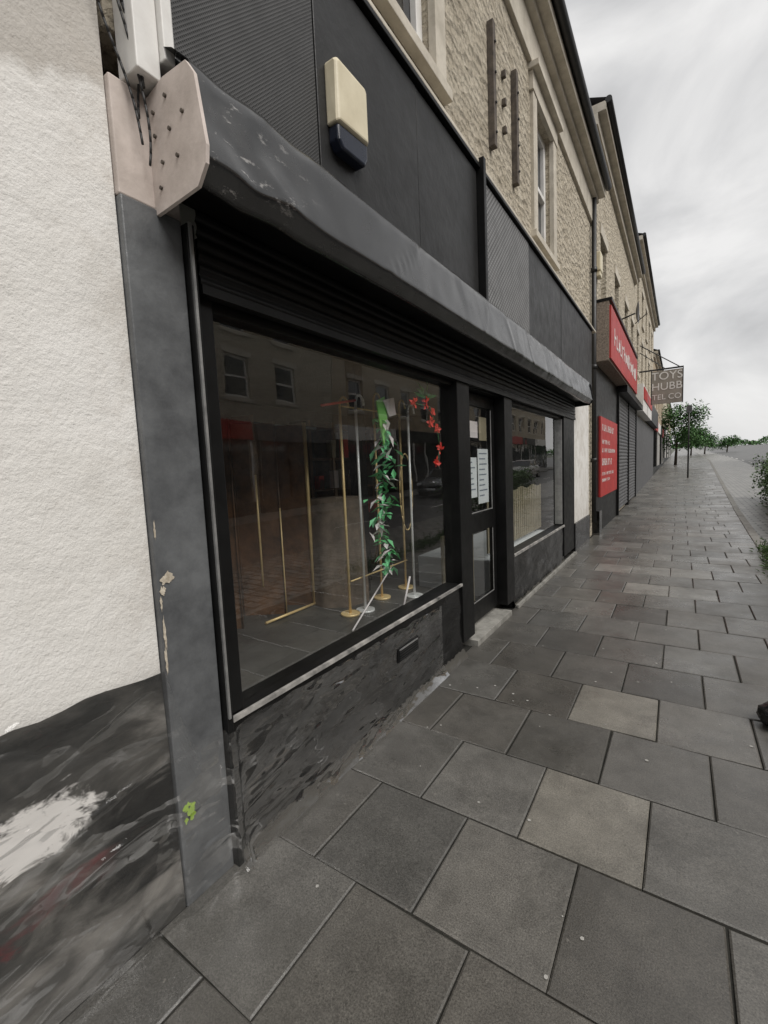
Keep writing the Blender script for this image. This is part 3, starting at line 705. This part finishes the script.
# ------------------------------------------------------------ terrace buildings (generic)
def building(name,xf,y0,y1,z0,z1,wall,side=1,floors=((4.3,5.9),),wy=(),shop_h=None,sw=.9,roofh=1.8,depth=8,cornice=True,shopcol='blackmatt',ground=True):
    e=empty(name); s=side
    def bx(mb,a,b,*r): mb.box(min(xf+s*a,xf+s*b),max(xf+s*a,xf+s*b),*r)
    wl=MB('walls',e)
    bx(wl,-depth,-.25,y0,y1,z0,z1,wall)
    zs=sorted(set([z0]+[v for f_ in floors for v in f_]+[z1]))
    ys=[y0]+[v for c_ in wy for v in (c_-sw/2,c_+sw/2)]+[y1]
    for i in range(len(zs)-1):
        isw=any(abs(zs[i]-f_[0])<1e-6 for f_ in floors)
        if not isw: bx(wl,-.25,0,y0,y1,zs[i],zs[i+1],wall)
        else:
            for q in range(0,len(ys)-1,2): bx(wl,-.25,0,ys[q],ys[q+1],zs[i],zs[i+1],wall)
    wl.done()
    wi=MB('windows',e)
    for f_ in floors:
        for c_ in wy:
            a,b=c_-sw/2,c_+sw/2; zl,zh=f_
            bx(wi,-.2,-.17,a,b,zl,zh,'darkglass')
            for (p,q,r_,t_) in ((a,a+.08,zl,zh),(b-.08,b,zl,zh),(a+.08,b-.08,zl,zl+.09),(a+.08,b-.08,zh-.09,zh),(a+.08,b-.08,(zl+zh)/2-.04,(zl+zh)/2+.04)):
                bx(wi,-.17,-.12,p,q,r_,t_,'whitepaint')
            bx(wi,-.1,.06,a-.12,b+.12,zl-.14,zl-.003,'trim'); bx(wi,-.1,.03,a-.12,b+.12,zh+.003,zh+.22,'trim')
    wi.done()
    tr=MB('cornice_and_roof',e)
    if cornice:
        bx(tr,-.1,.10,y0,y1,z1-.3,z1-.1,'trim'); bx(tr,-.1,.24,y0,y1,z1-.098,z1+.05,'trim')
        tr.cyl((xf+s*.28,y0,z1+.06),(xf+s*.28,y1,z1+.06),.06,'iron')
    xm=xf-s*depth/2; xb=xf-s*depth; xe=xf+s*.3
    tr.face([(xe,y0,z1+.08),(xe,y1,z1+.08),(xm,y1,z1+roofh),(xm,y0,z1+roofh)],'roof'); tr.face([(xm,y0,z1+roofh),(xm,y1,z1+roofh),(xb,y1,z1),(xb,y0,z1)],'roof')
    tr.face([(xf,y0+.01,z1),(xb,y0+.01,z1),(xm,y0+.01,z1+roofh)],wall); tr.face([(xf,y1-.01,z1),(xb,y1-.01,z1),(xm,y1-.01,z1+roofh)],wall)
    tr.box(xm-.4,xm+.4,y1-.9,y1-.2,z1+roofh*.6,z1+roofh+1.2,wall)
    for q in (-.2,.2): tr.cyl((xm+q,y1-.55,z1+roofh+1.2),(xm+q,y1-.55,z1+roofh+1.6),.1,'brickA')
    tr.done()
    if shop_h:
        sp=MB('shopfront',e)
        n=max(1,int((y1-y0)/4.5)); L=(y1-y0)/n
        for i in range(n):
            a=y0+i*L+.1; b=a+L-.2; k=shopcol[i%len(shopcol)] if isinstance(shopcol,(list,tuple)) else shopcol
            bx(sp,0,.05,a,b,z0,z0+.5,'blackmatt'); bx(sp,0,.03,a+.2,b-.2,z0+.502,z0+shop_h-.7,'darkglass')
            bx(sp,0,.15,a,b,z0+shop_h-.698,z0+shop_h,k)
            for q in (a,a+L*.35,a+L*.6,b-.12): bx(sp,.031,.08,q,q+.1,z0+.502,z0+shop_h-.7,'whitepaint' if i%2 else 'blackmatt')
        sp.done(.01)
    return e
b2=building('stone_terrace',-1.5,9.96,19.5,0,8.15,'stone',1,((4.75,6.3),),(11.5,14.0,16.5,18.6),None)
s2=MB('projecting_sign_box',b2)
s2.box(-1.498,-1.20,9.97,16.3,3.48,4.60,'pebble'); s2.box(-1.198,-1.165,10.0,16.28,3.52,4.52,'redsign'); s2.box(-1.498,-1.15,9.965,16.3,4.602,4.66,'blackmatt')
random.seed(11)
y=10.5
while y<15.6:
    h=random.choice([.34,.34,.28]); ww=random.uniform(.16,.26); 
    s2.box(-1.164,-1.158,y,y+.06,3.85,3.85+h,'whitepaint'); s2.box(-1.164,-1.158,y+.06,y+ww,3.85+random.choice([0,h*.45,h-.05]),3.9+random.choice([0,h*.45,h-.05]),'whitepaint')
    y+=ww+.14
s2.done()
s3=MB('red_shopfront',b2)
s3.box(-1.498,-1.44,10.0,13.6,.0,3.45,'blackmatt'); s3.box(-1.438,-1.40,10.4,13.3,.75,2.45,'redsign')
random.seed(12)
for z,l,hh in ((2.16,1.9,.14),(1.88,1.3,.09),(1.70,2.2,.09),(1.42,1.6,.15),(1.2,2.0,.07),(1.06,1.2,.07)):
    y=10.6
    while y<10.6+l:
        ww=random.uniform(.05,.11); s3.box(-1.398,-1.394,y,y+ww*.45,z,z+hh,'whitepaint')
        zz=z+random.choice([0,hh*.4,hh*.75]); s3.box(-1.3981,-1.3939,y+ww*.45,y+ww,zz,zz+hh*.22,'whitepaint'); y+=ww+random.choice([.05,.05,.14])
s3.box(-1.498,-1.36,9.96,10.3,0,.5,'black')
s3.done()
sh=MB('closed_roller_shutter',b2); pr=[]; zz=3.3
while zz>.1:
    for q in range(4): pr.append((-1.44+.018*math.sin(math.pi*q/4),zz-.1*q/4))
    zz-=.1
sh.loft([[(a_,13.7,b_) for a_,b_ in pr],[(a_,19.4,b_) for a_,b_ in pr]],'shutter',closed=False,cap=False,smooth=False); sh.box(-1.498,-1.2,13.65,19.45,3.3,3.47,'blackmatt')
for yy in (13.65,16.5,19.35): sh.box(-1.498,-1.39,yy,yy+.1,0,3.3,'blackmatt')
sh.done()
ab=MB('alarm_box'); ab.box(-1.497,-1.40,10.35,10.65,5.35,5.72,'cream'); ab.box(-1.496,-1.41,10.38,10.62,5.25,5.348,'cream'); ab.done(.02)
sd_=MB('satellite_dish'); rg=[]
for r_,d_ in ((.02,.0),(.12,.015),(.22,.045),(.30,.09)):
    rg.append([(-1.12+d_*.8,14.9+r_*math.cos(2*math.pi*i/16)-d_*.4,5.6+r_*math.sin(2*math.pi*i/16)) for i in range(16)])
sd_.loft(rg,'shutter',cap=False); sd_.cyl((-1.5,14.9,5.5),(-1.13,14.9,5.6),.02,'iron'); sd_.cyl((-1.13,14.9,5.32),(-.85,14.8,5.5),.012,'iron'); sd_.done()
b3=building('stone_terrace',-1.5,19.55,33,.1,9.5,'stone',1,((4.9,6.5),(7.3,8.6)),(21,23.5,26,28.5,31),None)
s4=MB('shopfront',b3)
s4.box(-1.498,-1.2,19.6,25.5,3.3,4.3,'whitepaint'); s4.box(-1.199,-1.17,19.8,25.3,3.75,4.2,'redsign'); s4.box(-1.498,-1.44,19.6,33,0,3.2,'shutter'); s4.box(-1.498,-1.2,25.6,33,3.3,4.2,'blackmatt')
s4.done()
building('stone_terrace',-1.5,33.05,52,.4,8.0,'brickB',1,((4.9,6.5),),(35,38,41,44,47,50),3.6,shopcol=['redsign','whitepaint','blackmatt'])
building('stone_terrace',-1.5,52.05,95,.9,8.2,'stone',1,((4.9,6.5),),tuple(54+3*i for i in range(13)),3.6,shopcol=['blackmatt','whitepaint'])
hs=empty('hanging_sign')
h=MB('board',hs); Y=22.0
h.box(-1.05,.02,Y,Y+.06,3.72,5.05,'signbrd'); h.box(-1.5,.05,Y-.01,Y+.07,5.08,5.14,'iron'); h.cyl((-1.5,Y+.03,6.2),(-.1,Y+.03,5.14),.02,'iron'); h.cyl((-1.5,Y+.03,5.9),(-.6,Y+.03,5.14),.015,'iron')
for q in (-1.07,.02): h.box(q,q+.03,Y-.012,Y+.07,3.70,5.08,'iron')
h.done(.01)
for i,(tx,sz) in enumerate((('TOYS',.44),('HUBB',.42),('TEL CO',.30))):
    text(tx,sz,(-.52,Y-.006,4.82-i*.42),(math.pi/2,0,0),'whitepaint',hs)
sp=MB('sign_post'); sp.cyl((.35,30,gz(30)),(.35,30,4.3),.04,'iron',n=12); sp.box(.22,.48,29.95,29.958,3.9,4.25,'shutter'); sp.done()
# opposite terrace
OX=11.0
building('opposite_terrace',OX,-14,2,-.0,8.6,'brickA',-1,((4.6,6.2),),(-12,-9,-6,-3,0),3.6,shopcol=['redsign','blackmatt','whitepaint'],sw=1.1)
ot=building('opposite_terrace',OX,2.05,17,0,9.0,'stone',-1,((4.5,6.1),(7.0,8.2)),(4,6.5,9,11.5,14),3.6,shopcol=['blackmatt','redsign','shutter'],sw=1.2)
building('opposite_terrace',OX,17.05,34,.2,8.0,'brickB',-1,((4.6,6.2),),(19,21.5,24,26.5,29,32),3.6,shopcol=['whitepaint','blackmatt'],sw=1.2)
building('opposite_terrace',OX,34.05,58,.5,9.3,'stone',-1,((4.8,6.3),(7.1,8.3)),(36,39,42,45,48,51,54,56.5),3.7,shopcol=['blackmatt','whitepaint','redsign'],sw=1.3)
op=MB('pavement')
for a_,b_ in ((-14,15),(15,60)):
    op.face([(8.6,a_,gz(a_)),(OX,a_,gz(a_)),(OX,b_,gz(b_)),(8.6,b_,gz(b_))],'kerb'); op.face([(8.6,a_,gz(a_)-.15),(8.6,b_,gz(b_)-.15),(8.6,b_,gz(b_)),(8.6,a_,gz(a_))],'kerb')
op.done()

# ------------------------------------------------------------ cars
def car(x,y,paint,s=1):
    e=empty('parked_car'); b=MB('body',e); z0=gz(y)-.11
    st=[(-2.05,.62,.42,.62),(-1.95,.80,.25,.78),(-1.4,.86,.22,.93),(-.7,.88,.22,.98),(.6,.88,.22,1.0),(1.5,.87,.22,.98),(1.9,.82,.26,.92),(2.02,.72,.40,.75)]
    rg=[]
    for (yy,hw,zb,zt) in st:
        rg.append([(x-hw*.92,y+yy,z0+zb),(x-hw,y+yy,z0+zb+.15),(x-hw,y+yy,z0+zt-.18),(x-hw*.9,y+yy,z0+zt),(x+hw*.9,y+yy,z0+zt),(x+hw,y+yy,z0+zt-.18),(x+hw,y+yy,z0+zb+.15),(x+hw*.92,y+yy,z0+zb)])
    b.loft(rg,paint); b.done(fix=True)
    c_=MB('cabin',e); cs=[(-.95,.76,.97,0),(-.35,.66,1.38,1),(.3,.66,1.45,1),(1.15,.64,1.38,1),(1.75,.72,1.0,0)]
    rg=[[(x-.78,y+yy,z0+.93),(x-hw,y+yy,z0+zt),(x+hw,y+yy,z0+zt),(x+.78,y+yy,z0+.93)] for yy,hw,zt,_ in cs]
    c_.loft(rg,'darkglass',smooth=False)
    for i in range(1,3):
        a0,a1=cs[i],cs[i+1]; c_.face([(x-a0[1]-.01,y+a0[0],z0+a0[2]+.012),(x+a0[1]+.01,y+a0[0],z0+a0[2]+.012),(x+a1[1]+.01,y+a1[0],z0+a1[2]+.012),(x-a1[1]-.01,y+a1[0],z0+a1[2]+.012)],paint)
    for sx in (-1,1):
        for (ya,za,yb,zb) in ((-.95,.97,-.35,1.39),(.3,.95,.3,1.44),(1.15,1.38,1.75,1.0),(-.35,1.385,1.15,1.40)):
            c_.cyl((x+sx*.775 if za<1.1 else x+sx*.67,y+ya,z0+za),(x+sx*.775 if zb<1.1 else x+sx*.67,y+yb,z0+zb),.03,paint,n=6)
    c_.done(fix=True)
    w_=MB('wheels',e)
    for yy in (-1.25,1.3):
        for sx in (-1,1):
            w_.cyl((x+sx*.70,y+yy,z0+.31),(x+sx*.90,y+yy,z0+.31),.31,'tyre',n=24); w_.cyl((x+sx*.895,y+yy,z0+.31),(x+sx*.91,y+yy,z0+.31),.2,'alu',n=16)
    w_.done(.02)
    l=MB('lights',e)
    for sx in (-1,1): l.box(x+sx*.62-.14,x+sx*.62+.14,y-2.06,y-1.96,z0+.6,z0+.74,'paper'); l.box(x+sx*.66-.1,x+sx*.66+.1,y+1.95,y+2.04,z0+.66,z0+.85,'lampred')
    l.box(x-.26,x+.26,y-2.08,y-2.0,z0+.36,z0+.47,'paper'); l.done(.01)
car(7.4,36,'carw'); car(7.4,22,'carg')

# ------------------------------------------------------------ vegetation
def tree(x,y,h,rad,n=1600,name='street_tree',leaf='leafA',ls=.2):
    t_=MB(name); z=gz(y); random.seed(int(x*10+y))
    t_.cyl((x,y,z-.1),(x+.1,y,z+h*.45),.13,'bark',.08)
    cl_=[]
    for i in range(9):
        a=i*2.4; q=Vector((x+.1+rad*.55*math.cos(a),y+rad*.55*math.sin(a),z+h*random.uniform(.38,.88)))
        t_.cyl((x+.08,y,z+h*random.uniform(.3,.45)),q,.05,'bark',.015,n=6); cl_.append(q)
    cl_.append(Vector((x,y,z+h*.85)))
    for i in range(n):
        c_=random.choice(cl_); v=Vector((random.gauss(0,1),random.gauss(0,1),random.gauss(0,.8))); v=v.normalized()*rad*.5*random.random()**.5
        leafblade(t_,c_+v,Vector((random.gauss(0,1),random.gauss(0,1),random.gauss(0,.6))),Vector((0,0,1)),ls*random.uniform(.7,1.3),ls*.35,leaf)
    t_.done()
tree(-.4,50,5.4,2.4,3400,ls=.25); tree(1.4,90,4.4,2.4,2400,ls=.40); tree(3.6,100,3.4,2.0,1500,ls=.36); tree(7.5,110,2.6,2.0,1200,ls=.35)
tr=MB('distant_trees'); random.seed(5)
for i in range(9000):
    x=random.uniform(-20,160); y=262+random.gauss(0,6); hh=2.2+2.4*mnoise.noise(Vector((x*.10,0,0)))+1.8*mnoise.noise(Vector((x*.4,3,0)))
    z=gz(y)+random.random()**.8*max(.6,hh)
    leafblade(tr,Vector((x,y,z)),Vector((random.gauss(0,1),random.gauss(0,1),random.gauss(0,.6))),Vector((0,0,1)),1.1,.45,'leafA')
tr.done()
hd=MB('hedge'); random.seed(3)
for i in range(8000):
    y=random.uniform(11,20); x=2.10+.045*(y-10)+random.gauss(0,.2); top=1.35+.5*mnoise.noise(Vector((y*.9,x,0)))+.35*mnoise.noise(Vector((y*3,x,2)))
    z=random.random()**.6*top
    leafblade(hd,Vector((x,y,z-.1)),Vector((random.gauss(0,1),random.gauss(0,1),random.gauss(0,.8))),Vector((0,0,1)),.09,.03,'leafB')
for y in range(12,20): hd.cyl((2.15+.045*(y-10),y,-.1),(2.15+.045*(y-10),y+.2,.9),.03,'bark',.01,n=6)
hd.done()
wd=MB('weeds'); random.seed(9)
for i in range(2200):
    c_=random.choice(((.93,5.6),(.95,6.3),(1.0,7.4),(1.03,8.0),(1.06,8.8)))
    leafblade(wd,Vector((c_[0]+.10+random.gauss(0,.07),c_[1]+random.gauss(0,.25),-.08+abs(random.gauss(0,.10)))),Vector((random.gauss(0,.6),random.gauss(0,.6),random.uniform(0,1))),Vector((1,0,0)),.08,.011,'leafB')
wd.done()
bo=MB('bin_bag'); rg=[]
for i in range(15):
    ph=math.pi*i/14; rr=[]
    for j in range(24):
        th=2*math.pi*j/24; q=Vector((math.sin(ph)*math.cos(th),math.sin(ph)*math.sin(th),math.cos(ph)))
        rad=.085*(1+.25*mnoise.noise(q*2.2)+.12*mnoise.noise(q*6))
        z=.06+q.z*rad*.75
        rr.append((.48+q.x*rad,3.2+q.y*rad*1.2,max(.004,z)))
    rg.append(rr)
bo.loft(rg,'bag',cap=False); bo.done()

# ------------------------------------------------------------ sky + sun
t=W.node_tree; bg=t.nodes['Background']
el=math.radians(50); az=math.radians(100)
sk=t.nodes.new('ShaderNodeTexSky'); sk.sky_type='NISHITA'; sk.sun_disc=False; sk.sun_elevation=el; sk.sun_rotation=az; sk.dust_density=3
tc=t.nodes.new('ShaderNodeTexCoord'); mp=t.nodes.new('ShaderNodeMapping'); mp.inputs['Scale'].default_value=(1,1,2.0); mp.inputs['Location'].default_value=(.3,.1,.2)
t.links.new(tc.outputs['Generated'],mp.inputs['Vector'])
n1=noise(t,mp.outputs[0],2.0,8,.52,.5)
cl_=ramp(t,n1,[(.36,(4.2,4.2,4.22)),(.48,(5.8,5.78,5.78)),(.62,(7.8,7.72,7.62))])
sep=t.nodes.new('ShaderNodeSeparateXYZ'); t.links.new(tc.outputs['Generated'],sep.inputs[0])
hz=ramp(t,sep.outputs[2],[(.0,1),(.20,0)])
c1=mix(t,math_(t,'MULTIPLY',hz,.7),cl_,(7.6,7.55,7.5))
c2=mix(t,.95,sk.outputs[0],c1)
t.links.new(c2,bg.inputs[0]); bg.inputs[1].default_value=.115
sd=bpy.data.lights.new('sun','SUN'); sd.energy=2.9; sd.angle=math.radians(40); sd.color=(1,.97,.93)
so=bpy.data.objects.new('sun',sd); S.collection.objects.link(so)
dirv=Vector((math.cos(el)*.97,math.cos(el)*-.2,math.sin(el)))
so.rotation_euler=dirv.to_track_quat('Z','Y').to_euler()

# ------------------------------------------------------------ camera
cd=bpy.data.cameras.new('camera'); co=bpy.data.objects.new('camera',cd); S.collection.objects.link(co); S.camera=co
cd.sensor_fit='VERTICAL'; cd.sensor_height=36; cd.sensor_width=27; cd.lens=15.70; cd.clip_start=.05; cd.clip_end=3000
R=Matrix(((.8338,-.0158,.5518),(.5503,.1042,-.8284),(-.0444,.9944,.0956)))
co.matrix_world=Matrix.Translation((0,0,1.55))@R.to_4x4()
